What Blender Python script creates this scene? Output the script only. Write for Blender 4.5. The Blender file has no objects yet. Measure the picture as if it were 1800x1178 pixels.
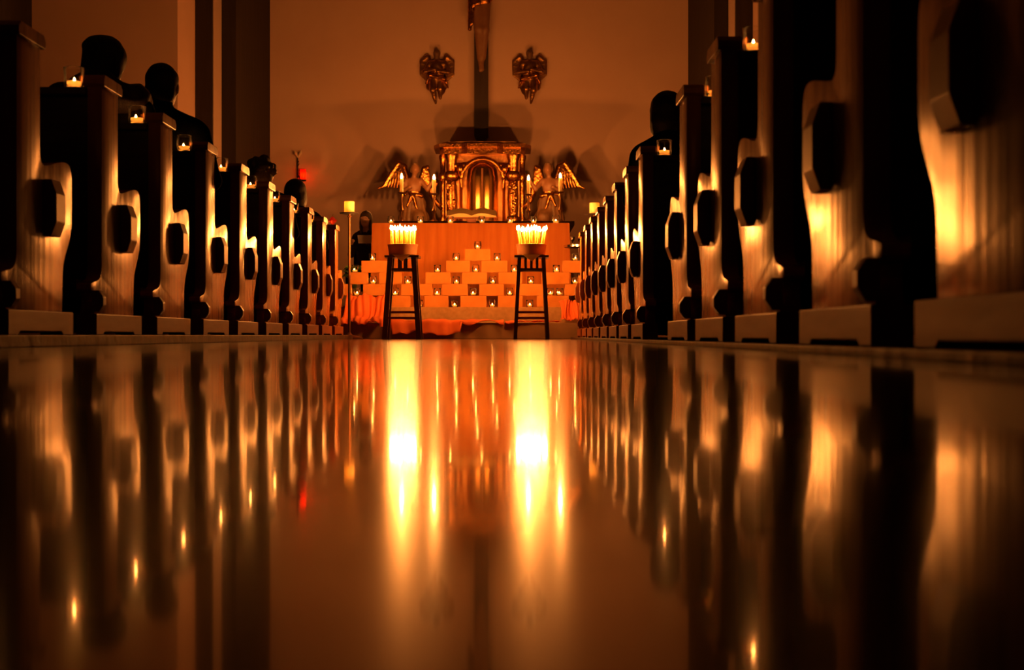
import bpy, bmesh, math, random
import numpy as np
from mathutils import Vector, Matrix

S = bpy.context.scene
COL = S.collection
random.seed(7)
PI = math.pi

# ------------------------------------------------------------------ camera
F = 2400.0            # focal length in pixels of the 1800 px wide frame
VX, VY, CH = 892.0, 589.0, 0.038
cam_d = bpy.data.cameras.new('camera'); cam = bpy.data.objects.new('camera', cam_d)
COL.objects.link(cam); S.camera = cam
cam.location = (0, 0, CH); cam.rotation_euler = (PI/2, 0, 0)
cam_d.sensor_width = 36; cam_d.lens = 36*F/1800; cam_d.shift_x = (900-VX)/1800
cam_d.clip_start = 0.01; cam_d.clip_end = 100
cam_d.dof.use_dof = True; cam_d.dof.focus_distance = 11.0; cam_d.dof.aperture_fstop = 5.0

# ------------------------------------------------------------------ world, exposure
w = bpy.data.worlds.new('world'); S.world = w; w.use_nodes = True
w.node_tree.nodes['Background'].inputs[0].default_value = (0.02, 0.015, 0.015, 1)
w.node_tree.nodes['Background'].inputs[1].default_value = 0.05
S.view_settings.view_transform = 'Standard'; S.view_settings.look = 'None'
S.view_settings.gamma = 1.0; S.view_settings.use_curve_mapping = False
S.view_settings.exposure = 1.88
S.cycles.max_bounces = 8; S.cycles.transparent_max_bounces = 24
S.cycles.caustics_reflective = False; S.cycles.caustics_refractive = False
S.cycles.sample_clamp_indirect = 4.0
S.cycles.use_denoising = True
FLAME = 345.0          # strength of an open flame
JARF = 95.0            # strength of the small tealight flames


def at(px, py, D):
    return Vector(((px-VX)*D/F, D, (VY-py)*D/F+CH))
def XX(px, D): return (px-VX)*D/F
def ZZ(py, D): return (VY-py)*D/F+CH

# ------------------------------------------------------------------ materials
M = {}
def nt(name):
    m = bpy.data.materials.new(name); m.use_nodes = True
    t = m.node_tree; b = t.nodes['Principled BSDF']
    M[name] = m
    return m, t, b
def noise_col(t, b, c1, c2, scale, stretch=(1, 1, 1), detail=4, bump=0.0, bscale=None, lo=0.3, hi=0.7):
    tc = t.nodes.new('ShaderNodeTexCoord'); mp = t.nodes.new('ShaderNodeMapping')
    mp.inputs['Scale'].default_value = stretch
    t.links.new(tc.outputs['Object'], mp.inputs[0])
    n = t.nodes.new('ShaderNodeTexNoise'); n.inputs['Scale'].default_value = scale; n.inputs['Detail'].default_value = detail
    t.links.new(mp.outputs[0], n.inputs['Vector'])
    r = t.nodes.new('ShaderNodeValToRGB')
    r.color_ramp.elements[0].position = lo; r.color_ramp.elements[1].position = hi
    r.color_ramp.elements[0].color = (*c1, 1); r.color_ramp.elements[1].color = (*c2, 1)
    t.links.new(n.outputs[0], r.inputs[0]); t.links.new(r.outputs[0], b.inputs['Base Color'])
    if bump:
        n2 = n
        if bscale:
            n2 = t.nodes.new('ShaderNodeTexNoise'); n2.inputs['Scale'].default_value = bscale; n2.inputs['Detail'].default_value = 3
            t.links.new(mp.outputs[0], n2.inputs['Vector'])
        bp = t.nodes.new('ShaderNodeBump'); bp.inputs['Strength'].default_value = bump; bp.inputs['Distance'].default_value = 0.01
        t.links.new(n2.outputs[0], bp.inputs['Height']); t.links.new(bp.outputs[0], b.inputs['Normal'])
def mat(name, c1, c2=None, scale=6, stretch=(1, 1, 1), rough=0.6, metal=0.0, spec=0.5, bump=0.0, bscale=None, coat=0.0, lo=0.3, hi=0.7):
    m, t, b = nt(name)
    b.inputs['Base Color'].default_value = (*c1, 1)
    b.inputs['Roughness'].default_value = rough; b.inputs['Metallic'].default_value = metal
    b.inputs['Specular IOR Level'].default_value = spec
    if coat:
        b.inputs['Coat Weight'].default_value = coat; b.inputs['Coat Roughness'].default_value = 0.15
    noise_col(t, b, c1, c2 or tuple(0.8*x for x in c1), scale, stretch, bump=bump, bscale=bscale, lo=lo, hi=hi)
    return m
def emit(name, col, strength):
    m, t, b = nt(name)
    b.inputs['Base Color'].default_value = (0, 0, 0, 1)
    b.inputs['Emission Color'].default_value = (*col, 1); b.inputs['Emission Strength'].default_value = strength
    b.inputs['Specular IOR Level'].default_value = 0
    return m
def glass(name, tint=(1, 1, 1), rough=0.10):
    m = bpy.data.materials.new(name); m.use_nodes = True; M[name] = m
    t = m.node_tree; t.nodes.remove(t.nodes['Principled BSDF']); out = t.nodes['Material Output']
    tr = t.nodes.new('ShaderNodeBsdfTransparent'); tr.inputs[0].default_value = (*tint, 1)
    gl = t.nodes.new('ShaderNodeBsdfGlossy'); gl.inputs['Roughness'].default_value = rough; gl.inputs[0].default_value = (1, 1, 1, 1)
    fr = t.nodes.new('ShaderNodeFresnel'); fr.inputs[0].default_value = 1.3
    mx = t.nodes.new('ShaderNodeMixShader')
    t.links.new(fr.outputs[0], mx.inputs[0]); t.links.new(tr.outputs[0], mx.inputs[1]); t.links.new(gl.outputs[0], mx.inputs[2])
    t.links.new(mx.outputs[0], out.inputs[0])
    return m
def translucent(name, col, mixf=0.5, rough=0.5, tcol=None):
    m = bpy.data.materials.new(name); m.use_nodes = True; M[name] = m
    t = m.node_tree; b = t.nodes['Principled BSDF']; out = t.nodes['Material Output']
    b.inputs['Base Color'].default_value = (*col, 1); b.inputs['Roughness'].default_value = rough
    tl = t.nodes.new('ShaderNodeBsdfTranslucent'); tl.inputs[0].default_value = (*(tcol or col), 1)
    mx = t.nodes.new('ShaderNodeMixShader'); mx.inputs[0].default_value = mixf
    t.links.new(b.outputs[0], mx.inputs[1]); t.links.new(tl.outputs[0], mx.inputs[2]); t.links.new(mx.outputs[0], out.inputs[0])
    return m

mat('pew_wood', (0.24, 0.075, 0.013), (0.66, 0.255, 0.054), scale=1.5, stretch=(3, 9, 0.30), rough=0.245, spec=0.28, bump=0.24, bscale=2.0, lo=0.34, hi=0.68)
M['pew_wood'].node_tree.nodes['Principled BSDF'].inputs['Specular Tint'].default_value = (1.0, 0.76, 0.48, 1)
mat('pew_block', (0.24, 0.09, 0.022), (0.36, 0.15, 0.04), scale=5, rough=0.4, spec=0.4)
mat('pew_plinth', (0.27, 0.070, 0.019), (0.36, 0.105, 0.033), scale=4, stretch=(2, 1, 6), rough=0.45, spec=0.3, bump=0.08)
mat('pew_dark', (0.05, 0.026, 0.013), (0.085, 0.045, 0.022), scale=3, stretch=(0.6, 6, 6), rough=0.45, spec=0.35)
mat('floor_stone', (0.055, 0.035, 0.026), (0.075, 0.05, 0.038), scale=3, rough=0.15, spec=0.10, coat=0.72)
M['floor_stone'].node_tree.nodes['Principled BSDF'].inputs['Coat Roughness'].default_value = 0.05
mat('platform', (0.035, 0.016, 0.008), (0.10, 0.045, 0.02), scale=16, rough=0.55, spec=0.3, bump=0.4)
mat('plaster', (0.70, 0.48, 0.38), (0.75, 0.53, 0.42), scale=1.5, rough=0.9, spec=0.1, bump=0.06, bscale=30)
mat('plaster_nave', (0.64, 0.43, 0.33), (0.69, 0.47, 0.37), scale=1.5, rough=0.9, spec=0.1, bump=0.06, bscale=30)
mat('plaster_pale', (0.52, 0.38, 0.32), (0.56, 0.42, 0.35), scale=2, rough=0.85, spec=0.1)
mat('panel_dark', (0.034, 0.026, 0.022), (0.048, 0.036, 0.030), scale=3, stretch=(5, 5, 0.4), rough=0.75, spec=0.15)
mat('ceiling_paint', (0.30, 0.24, 0.19), (0.33, 0.27, 0.21), rough=0.9, spec=0.1)
mat('step_carpet', (0.24, 0.15, 0.06), (0.30, 0.19, 0.085), scale=25, rough=0.85, spec=0.15, bump=0.15)
mat('step_stone', (0.20, 0.12, 0.06), (0.25, 0.15, 0.08), scale=7, rough=0.5, spec=0.3)
mat('brick_orange', (0.40, 0.155, 0.026), (0.46, 0.19, 0.037), scale=8, rough=0.8, spec=0.2, bump=0.15, bscale=60)
mat('altar_orange', (0.43, 0.13, 0.02), (0.52, 0.175, 0.03), scale=3, stretch=(6, 1, 0.5), rough=0.75, spec=0.15)
mat('stool_dark', (0.045, 0.018, 0.014), (0.07, 0.028, 0.02), scale=5, stretch=(6, 6, 1), rough=0.4, spec=0.4)
mat('stool_red', (0.20, 0.025, 0.02), (0.26, 0.035, 0.025), scale=5, rough=0.4)
mat('bowl_clay', (0.42, 0.19, 0.07), (0.52, 0.25, 0.10), scale=9, rough=0.6, spec=0.3)
mat('sand', (0.6, 0.45, 0.28), (0.7, 0.55, 0.35), scale=60, rough=0.95)
mat('gold', (0.34, 0.125, 0.026), (0.56, 0.25, 0.065), scale=12, rough=0.27, metal=1.0, bump=0.6, bscale=38)
mat('gold_smooth', (0.50, 0.26, 0.07), (0.6, 0.34, 0.10), scale=3, rough=0.2, metal=1.0)
mat('bronze', (0.34, 0.17, 0.06), (0.50, 0.27, 0.10), scale=12, rough=0.38, metal=1.0, bump=0.6, bscale=30)
mat('flesh_paint', (0.24, 0.11, 0.05), (0.28, 0.14, 0.07), scale=8, rough=0.45)
mat('statue_dark', (0.12, 0.065, 0.03), (0.20, 0.10, 0.045), scale=14, rough=0.5, bump=0.4, bscale=30)
mat('cross_wood', (0.035, 0.02, 0.013), (0.05, 0.03, 0.018), scale=4, stretch=(8, 8, 0.6), rough=0.55)
mat('marble_dark', (0.10, 0.06, 0.035), (0.16, 0.095, 0.055), scale=5, rough=0.4)
mat('iron', (0.03, 0.025, 0.022), rough=0.45, metal=0.6)
mat('brass', (0.14, 0.055, 0.018), (0.19, 0.075, 0.025), rough=0.5, metal=0.6)
mat('steel', (0.62, 0.64, 0.70), (0.7, 0.72, 0.78), rough=0.18, metal=1.0)
mat('hair_black', (0.012, 0.009, 0.008), (0.022, 0.016, 0.013), scale=30, stretch=(4, 4, 1), rough=0.6, spec=0.12, bump=0.4, bscale=60)
mat('hair_brown', (0.035, 0.02, 0.012), (0.06, 0.033, 0.018), scale=30, stretch=(4, 4, 1), rough=0.6, spec=0.3, bump=0.4, bscale=60)
mat('skin', (0.48, 0.27, 0.18), (0.53, 0.31, 0.21), scale=12, rough=0.55)
mat('coat_black', (0.0025, 0.002, 0.0022), (0.005, 0.004, 0.0045), scale=30, rough=0.95, spec=0.02)
mat('coat_navy', (0.002, 0.0022, 0.0035), (0.004, 0.0042, 0.006), scale=30, rough=0.95, spec=0.02)
mat('coat_brown', (0.03, 0.018, 0.012), (0.045, 0.027, 0.018), scale=30, rough=0.95, spec=0.02)
mat('paper', (0.82, 0.80, 0.75), (0.86, 0.84, 0.8), rough=0.8)
mat('book_gold', (0.85, 0.58, 0.22), (0.9, 0.65, 0.28), scale=40, stretch=(1, 1, 12), rough=0.45)
mat('leather', (0.30, 0.09, 0.04), (0.36, 0.12, 0.05), rough=0.55)
mat('leaf', (0.05, 0.14, 0.025), (0.10, 0.24, 0.05), scale=14, rough=0.5)
mat('soil', (0.05, 0.03, 0.02), rough=0.95)
mat('wick', (0.02, 0.015, 0.01), rough=0.9)
mat('relief_pale', (0.75, 0.6, 0.42), (0.82, 0.67, 0.48), rough=0.6)
emit('flame', (1.0, 0.29, 0.048), FLAME)
emit('flame_small', (1.0, 0.32, 0.06), JARF)
emit('flame_tall', (1.0, 0.29, 0.048), FLAME*2.2)
emit('flame_red', (1.0, 0.16, 0.02), 32)
glass('glass_clear', (0.97, 0.96, 0.94))
translucent('wax_white', (0.88, 0.78, 0.58), 0.6, 0.4, (0.95, 0.85, 0.6))
translucent('wax_yellow', (0.88, 0.62, 0.12), 0.5, 0.4)
translucent('wax_cream', (0.90, 0.80, 0.52), 0.6, 0.5, (0.95, 0.8, 0.45))
translucent('chiffon', (0.85, 0.22, 0.045), 0.45, 0.7)
translucent('napkin', (0.95, 0.8, 0.38), 0.85, 0.8)
translucent('red_paper', (0.75, 0.10, 0.03), 0.4, 0.7)
translucent('red_glass', (0.8, 0.05, 0.02), 0.75, 0.2, (0.95, 0.16, 0.03))

# ------------------------------------------------------------------ mesh helpers
def obj(name, me, m=None, parent=None, loc=None, smooth=None):
    if isinstance(me, bmesh.types.BMesh):
        bm = me; bmesh.ops.recalc_face_normals(bm, faces=bm.faces[:])
        me = bpy.data.meshes.new(name); bm.to_mesh(me); bm.free()
    if smooth is not None:
        if smooth is True:
            me.polygons.foreach_set('use_smooth', [True]*len(me.polygons))
        else:
            me.polygons.foreach_set('use_smooth', [True]*len(me.polygons)); me.set_sharp_from_angle(angle=smooth)
    o = bpy.data.objects.new(name, me); COL.objects.link(o)
    if m is not None and len(me.materials) == 0:
        me.materials.append(M[m])
    if parent is not None: o.parent = parent
    if loc is not None: o.location = loc
    return o
def empty(name, loc=(0, 0, 0), rz=0.0):
    o = bpy.data.objects.new(name, None); COL.objects.link(o); o.empty_display_size = 0.05
    o.location = loc; o.rotation_euler = (0, 0, rz)
    return o
def tag(o, label, cat, group=None, kind=None):
    o['label'] = label; o['category'] = cat
    if group: o['group'] = group
    if kind: o['kind'] = kind
    return o
def struct(o, label, cat):
    return tag(o, label, cat, kind='structure')
def box(bm, x0, x1, y0, y1, z0, z1, bev=0.0):
    vs = [bm.verts.new(p) for p in ((x0, y0, z0), (x1, y0, z0), (x1, y1, z0), (x0, y1, z0), (x0, y0, z1), (x1, y0, z1), (x1, y1, z1), (x0, y1, z1))]
    fs = [bm.faces.new([vs[i] for i in q]) for q in ((0, 3, 2, 1), (4, 5, 6, 7), (0, 1, 5, 4), (1, 2, 6, 5), (2, 3, 7, 6), (3, 0, 4, 7))]
    if bev:
        es = list({e for f in fs for e in f.edges})
        bmesh.ops.bevel(bm, geom=es, offset=bev, segments=2, profile=0.7, affect='EDGES')
    return bm
def bx(*a, bev=0.0): return box(bmesh.new(), *a, bev=bev)
def lathe(prof, seg=24, bm=None, c=(0, 0, 0), a0=0.0, a1=2*PI, sx=1, sy=1):
    bm = bm or bmesh.new(); full = abs(a1-a0-2*PI) < 1e-6
    n = seg if full else seg+1
    rings = []
    for r, z in prof:
        if r < 1e-6:
            rings.append([bm.verts.new((c[0], c[1], c[2]+z))]*n)
        else:
            rings.append([bm.verts.new((c[0]+sx*r*math.cos(a0+(a1-a0)*i/seg), c[1]+sy*r*math.sin(a0+(a1-a0)*i/seg), c[2]+z)) for i in range(n)])
    for k in range(len(rings)-1):
        for i in range(seg):
            j = (i+1) % n
            q = [rings[k][i], rings[k][j], rings[k+1][j], rings[k+1][i]]
            u = []
            for v in q:
                if v not in u: u.append(v)
            if len(u) >= 3:
                try: bm.faces.new(u)
                except ValueError: pass
    return bm
def tube(bm, pts, r, seg=8, cap=True):
    pts = [Vector(p) for p in pts]; rings = []
    rr = r if isinstance(r, (list, tuple)) else [r]*len(pts)
    for i, p in enumerate(pts):
        d = (pts[min(i+1, len(pts)-1)]-pts[max(i-1, 0)]).normalized()
        up = Vector((0, 0, 1)) if abs(d.z) < 0.9 else Vector((0, 1, 0))
        a = d.cross(up).normalized(); b = d.cross(a)
        rings.append([bm.verts.new(p+rr[i]*(a*math.cos(2*PI*k/seg)+b*math.sin(2*PI*k/seg))) for k in range(seg)])
    for i in range(len(rings)-1):
        for k in range(seg):
            bm.faces.new([rings[i][k], rings[i][(k+1) % seg], rings[i+1][(k+1) % seg], rings[i+1][k]])
    if cap:
        bm.faces.new(rings[0][::-1]); bm.faces.new(rings[-1])
    return bm
def prism_yz(outline, x0, x1, hole=None, bev=0.0):
    """polygon in (y, z), extruded along x, with an optional hole"""
    bm = bmesh.new(); es = []
    for loop in [outline]+([hole] if hole else []):
        vs = [bm.verts.new((x0, y, z)) for y, z in loop]
        es += [bm.edges.new((vs[i], vs[(i+1) % len(vs)])) for i in range(len(vs))]
    bmesh.ops.triangle_fill(bm, use_beauty=True, use_dissolve=False, edges=es)
    r = bmesh.ops.extrude_face_region(bm, geom=bm.faces[:])
    bmesh.ops.translate(bm, vec=(x1-x0, 0, 0), verts=[v for v in r['geom'] if isinstance(v, bmesh.types.BMVert)])
    bmesh.ops.recalc_face_normals(bm, faces=bm.faces[:])
    if bev:
        e = [e for e in bm.edges if len(e.link_faces) == 2 and e.calc_face_angle(0) > 1.2]
        bmesh.ops.bevel(bm, geom=e, offset=bev, segments=2, profile=0.6, affect='EDGES', clamp_overlap=True)
    return bm
def prism_xz(outline, y0, y1):
    bm = bmesh.new()
    a = [bm.verts.new((x, y0, z)) for x, z in outline]; b = [bm.verts.new((x, y1, z)) for x, z in outline]
    n = len(a)
    bm.faces.new(a); bm.faces.new(b[::-1])
    for i in range(n): bm.faces.new([a[i], b[i], b[(i+1) % n], a[(i+1) % n]])
    return bm
def prism_xy(outline, z0, z1, bm=None):
    bm = bm or bmesh.new()
    a = [bm.verts.new((x, y, z0)) for x, y in outline]; b = [bm.verts.new((x, y, z1)) for x, y in outline]
    n = len(a)
    bm.faces.new(a[::-1]); bm.faces.new(b)
    for i in range(n): bm.faces.new([a[i], a[(i+1) % n], b[(i+1) % n], b[i]])
    return bm
def curve(pts, n=6):
    """open Catmull-Rom through the points"""
    P = [pts[0]]+list(pts)+[pts[-1]]; out = []
    for i in range(1, len(P)-2):
        p0, p1, p2, p3 = P[i-1], P[i], P[i+1], P[i+2]
        for k in range(n):
            t = k/n
            out.append(tuple(0.5*((2*b)+(c-a)*t+(2*a-5*b+4*c-d)*t*t+(3*b-a-3*c+d)*t**3) for a, b, c, d in zip(p0, p1, p2, p3)))
    out.append(tuple(pts[-1]))
    return out

# ---- organic figures: smooth union of tapered capsules and ellipsoids, meshed with surface nets
def cap_(a, b, ra, rb=None, t=0): return ('c', a, b, ra, ra if rb is None else rb, t)
def ell_(c, r, t=0): return ('e', c, r, t)
def sdf_mesh(name, prims, h=0.012, k=0.03, mats=None, nz=0.0, seed=0):
    lo = np.full(3, 1e9); hi = -lo
    for p in prims:
        if p[0] == 'c':
            R = max(p[3], p[4]); 
            for q in (p[1], p[2]): lo = np.minimum(lo, np.array(q)-R); hi = np.maximum(hi, np.array(q)+R)
        else:
            lo = np.minimum(lo, np.array(p[1])-np.array(p[2])); hi = np.maximum(hi, np.array(p[1])+np.array(p[2]))
    lo -= k+2*h; hi += k+2*h
    n = np.ceil((hi-lo)/h).astype(int)+1
    g = np.stack(np.meshgrid(*[lo[i]+h*np.arange(n[i]) for i in range(3)], indexing='ij'), -1).astype(np.float32)
    D = None; T = np.zeros(g.shape[:3], np.int8); best = None
    for p in prims:
        if p[0] == 'c':
            a = np.array(p[1], np.float32); b = np.array(p[2], np.float32); ab = b-a; L = float(ab@ab)+1e-9
            t = np.clip(((g-a)@ab)/L, 0, 1)
            d = np.linalg.norm(g-a-t[..., None]*ab, axis=-1)-(p[3]+(p[4]-p[3])*t); tg = p[5]
        else:
            q = g-np.array(p[1], np.float32); r = np.array(p[2], np.float32)
            k0 = np.linalg.norm(q/r, axis=-1); k1 = np.linalg.norm(q/(r*r), axis=-1)+1e-6
            d = k0*(k0-1)/k1; tg = p[3]
        if D is None: D = d; best = d.copy(); T[:] = tg
        else:
            m = d < best; T[m] = tg; best = np.minimum(best, d)
            hh = np.clip(0.5+0.5*(D-d)/k, 0, 1); D = D*(1-hh)+d*hh-k*hh*(1-hh)
    if nz:
        rs = np.random.RandomState(seed)
        for f, amp in ((40, 1.0), (85, 0.5)):
            ph = rs.rand(3, 3)*6.28
            D = D+nz*amp*(np.sin(g[..., 0]*f+ph[0, 0]+2*np.sin(g[..., 2]*f*.6+ph[0, 1]))*np.sin(g[..., 1]*f*.9+ph[1, 0])*np.sin(g[..., 2]*f*1.1+ph[2, 0]+1.5*np.sin(g[..., 0]*f*.5)))
    ins = D < 0
    cn = [(i, j, l) for i in (0, 1) for j in (0, 1) for l in (0, 1)]
    def sub(A, o): return A[o[0]:A.shape[0]-1+o[0], o[1]:A.shape[1]-1+o[1], o[2]:A.shape[2]-1+o[2]]
    cnt = sum(sub(ins, o).astype(np.int8) for o in cn)
    mixed = (cnt > 0) & (cnt < 8)
    ci = np.argwhere(mixed); idx = np.full(mixed.shape, -1, np.int64); idx[mixed] = np.arange(len(ci))
    acc = np.zeros((len(ci), 3)); num = np.zeros(len(ci))
    for a in cn:
        for ax in range(3):
            if a[ax]: continue
            b = list(a); b[ax] = 1
            da = D[ci[:, 0]+a[0], ci[:, 1]+a[1], ci[:, 2]+a[2]]; db = D[ci[:, 0]+b[0], ci[:, 1]+b[1], ci[:, 2]+b[2]]
            s = (da < 0) != (db < 0); t = np.where(s, da/np.where(s, da-db, 1), 0)
            p = np.array(a, float)[None].repeat(len(ci), 0); p[:, ax] += t
            acc[s] += p[s]; num[s] += 1
    V = lo+h*(ci+acc/num[:, None])
    faces = []
    for ax in range(3):
        o1, o2 = (ax+1) % 3, (ax+2) % 3
        s0 = [slice(None)]*3; s1 = [slice(None)]*3; s0[ax] = slice(0, -1); s1[ax] = slice(1, None)
        A = ins[tuple(s0)]; B = ins[tuple(s1)]
        for flip, msk in ((0, A & ~B), (1, ~A & B)):
            e = np.argwhere(msk)
            q = []
            for (u, v) in ((-1, -1), (0, -1), (0, 0), (-1, 0)):
                c = e.copy(); c[:, o1] += u; c[:, o2] += v
                q.append(idx[c[:, 0], c[:, 1], c[:, 2]])
            q = np.stack(q, 1)
            q = q[(q >= 0).all(1)]
            faces.append(q[:, ::-1] if flip else q)
    Fc = np.concatenate(faces)
    me = bpy.data.meshes.new(name)
    me.from_pydata(V.tolist(), [], Fc.tolist())
    me.polygons.foreach_set('use_smooth', [True]*len(Fc))
    for mm in (mats or []): me.materials.append(M[mm])
    if mats and len(mats) > 1:
        vt = T[ci[:, 0], ci[:, 1], ci[:, 2]]
        me.polygons.foreach_set('material_index', np.minimum(vt[Fc[:, 0]], len(mats)-1).astype(np.int32).tolist())
    me.update()
    return me
ORD = ['first', 'second', 'third', 'fourth', 'fifth', 'sixth', 'seventh', 'eighth', 'ninth', 'tenth', 'eleventh', 'twelfth', 'thirteenth', 'fourteenth']

# ================================================================== the setting
CX = -0.43                        # axis of the church
WL, WR = -5.8, 4.95
DW = 17.2                         # chancel arch plane
DB = 20.7                         # chancel back wall
HC = 8.5
struct(obj('floor', bx(WL-.2, WR+.2, -4, 13.8, -.2, 0), 'floor_stone'), 'polished reflective floor of the aisle', 'floor')
struct(obj('floor_left', bx(WL, -1.50, 0.5, 13.25, 0.0, CH, bev=.004), 'platform'), 'low platform under the left pews', 'floor')
struct(obj('floor_right', bx(0.63, WR, 0.5, 13.6, 0.0, .016, bev=.004), 'platform'), 'low platform under the right pews', 'floor')
struct(obj('trim_1', bx(WL, WR, 13.75, 14.27, 0, .16, bev=.004), 'step_stone'), 'lower altar step behind the two stools', 'step')
struct(obj('floor_sanctuary', bx(WL, WR, 14.25, DB, 0, .33, bev=.004), 'step_carpet'), 'raised sanctuary floor carrying the altar', 'floor')
struct(obj('ceiling', bx(WL-.2, WR+.2, -4, DB+.2, HC, HC+.2), 'ceiling_paint'), 'high ceiling above the nave', 'ceiling')
struct(obj('wall_left', bx(WL-.2, WL, -4, DW, 0, HC), 'panel_dark'), 'left wall of the nave', 'wall')
struct(obj('wall_right', bx(WR, WR+.2, -4, DW, 0, HC), 'panel_dark'), 'right wall of the nave', 'wall')
struct(obj('wall_rear', bx(WL-.2, WR+.2, -4.2, -4, 0, HC), 'panel_dark'), 'rear wall of the nave', 'wall')
struct(obj('wall_back', bx(-3.9, 3.0, DB, DB+.2, .33, HC), 'plaster'), 'plastered wall behind the crucifix', 'wall')
for sgn, nm in ((-1, 'left'), (1, 'right')):
    e = CX+sgn*3.17
    def XB(a, b): return (min(e+sgn*a, e+sgn*b), max(e+sgn*a, e+sgn*b))
    struct(obj('wall_chancel_'+nm, bx(*XB(0, .45), 18.1, DB+.1, .33, HC), 'panel_dark'), 'dark panelled %s side wall of the chancel' % nm, 'wall')
    n0 = 2 if sgn < 0 else 4
    struct(obj('trim_%d' % n0, bx(*XB(.19, .45), 17.62, 18.12, .0, HC, bev=.008), 'plaster_pale'), 'pale inner return of the chancel arch, %s' % nm, 'pilaster')
    struct(obj('trim_%d' % (n0+1), bx(*XB(.20, .45), 17.58, 17.64, .0, HC), 'panel_dark'), 'dark band of the chancel arch, %s' % nm, 'pilaster')
    xo = e+sgn*.42
    struct(obj('wall_front_'+nm, bx(WL-.1 if sgn < 0 else xo, xo if sgn < 0 else WR+.1, 16.65, 17.6, 0, HC, bev=.01), 'plaster_nave'), 'front wall of the nave, %s of the chancel arch' % nm, 'wall')

# ================================================================== pews
def end_outline():
    P = []
    P += [(-.095, .0805), (-.075, .13), (-.085, .158), (-.125, .163), (-.138, .172), (-.138, .188)]
    P += curve([(-.136, .192), (-.10, .200), (-.05, .208), (-.018, .222), (-.004, .245), (0, .28)], 3)
    P += [(0, .955), (.215, .955), (.215, .63)]
    P += curve([(.216, .615), (.221, .592), (.236, .577), (.262, .572), (.33, .583), (.40, .598), (.46, .607), (.505, .606), (.532, .592), (.545, .565), (.548, .53)], 3)
    P += curve([(.548, .43), (.544, .385), (.527, .345), (.497, .305), (.466, .265), (.450, .225), (.446, .18)], 4)
    P += [(.444, .12), (.442, .0805)]
    return P
TH = .055              # thickness of an end panel
def wedge(y0, y1, z0, z1, p, inset):
    """block on the aisle face of an end panel, its outer edges chamfered"""
    sec = ((0, z0), (-.6*p, z0), (-p, z0+inset), (-p, z1-inset), (-.6*p, z1), (0, z1))
    bm = bmesh.new()
    a = [bm.verts.new((x, y0, z)) for x, z in sec]; b = [bm.verts.new((x, y1, z)) for x, z in sec]
    bm.faces.new(a); bm.faces.new(b[::-1])
    for i in range(6): bm.faces.new([a[i], b[i], b[(i+1) % 6], a[(i+1) % 6]])
    bmesh.ops.bevel(bm, geom=bm.edges[:], offset=.002, segments=1, affect='EDGES')
    return bm
end_me = None
def build_pew_meshes():
    R = {}
    def mk(n, bm, m, smooth=None):
        bmesh.ops.recalc_face_normals(bm, faces=bm.faces[:])
        me = bpy.data.meshes.new(n); bm.to_mesh(me); bm.free(); me.materials.append(M[m])
        if smooth:
            me.polygons.foreach_set('use_smooth', [True]*len(me.polygons)); me.set_sharp_from_angle(angle=smooth)
        R[n] = me
    mk('end_panel', prism_yz(end_outline(), 0, TH, None, bev=.005), 'pew_wood', 0.6)
    b = bmesh.new()       # plinth: board with a shallow arch cut between its two feet
    o = [(-.105, 0), (-.02, 0), (0, .012), (.40, .012), (.42, 0), (.53, 0), (.53, .08), (-.105, .08)]
    mk('plinth', prism_yz(o, -.012, TH+.012, bev=.003), 'pew_plinth')
    mk('arm_block', wedge(.25, .345, .335, .525, .044, .048), 'pew_block')
    mk('foot_block', wedge(-.128, -.090, .086, .168, .044, .026), 'pew_block')
    o = [(-.012, .955), (.228, .955), (.236, .965), (.236, .982), (.215, 1.0), (.0, 1.0), (-.02, .982), (-.02, .965)]
    mk('cap', prism_yz(o, -.014, TH+.012, bev=.003), 'pew_wood')
    L = 3.3
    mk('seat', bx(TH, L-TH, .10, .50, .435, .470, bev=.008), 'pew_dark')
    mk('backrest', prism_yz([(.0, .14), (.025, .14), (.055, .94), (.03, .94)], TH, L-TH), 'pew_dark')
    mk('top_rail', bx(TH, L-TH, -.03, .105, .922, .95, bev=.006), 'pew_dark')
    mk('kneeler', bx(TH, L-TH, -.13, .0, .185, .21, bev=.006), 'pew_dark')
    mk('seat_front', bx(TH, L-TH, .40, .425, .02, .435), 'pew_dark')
    return R, L
PEW, PL = build_pew_meshes()
def pew(side, D, z0, x0, label):
    sgn = -1 if side == 'left' else 1
    t = empty('pew', (x0, D, z0)); t.scale = (sgn, 1, 1)
    tag(t, label, 'pew', 'pews in the %s row' % side)
    for n in ('end_panel', 'plinth', 'cap'):
        for k in (0, 1):
            o = bpy.data.objects.new(n, PEW[n]); COL.objects.link(o); o.parent = t; o.location = (k*(PL-TH), 0, 0)
    for n in ('arm_block', 'foot_block', 'seat', 'backrest', 'top_rail', 'kneeler', 'seat_front'):
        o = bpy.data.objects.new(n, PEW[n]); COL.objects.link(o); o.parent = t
    return t
XL, XR = -1.56, 0.70
LEFT = [4.34, 5.25, 6.14, 7.06, 7.95, 8.87, 9.77, 10.67, 11.52, 12.35]
RIGHT = [1.78, 2.69, 3.60, 4.47, 5.33, 7.06, 7.90, 8.74, 9.58, 10.42, 11.26, 12.10, 12.94]
for i, D in enumerate(LEFT):
    pew('left', D, CH, XL, 'varnished wooden pew with cut-out end panel, %s from the camera in the left row' % ORD[i])
for i, D in enumerate(RIGHT):
    pew('right', D, .016, XR, 'varnished wooden pew with cut-out end panel, %s from the camera in the right row' % ORD[i])

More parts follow.
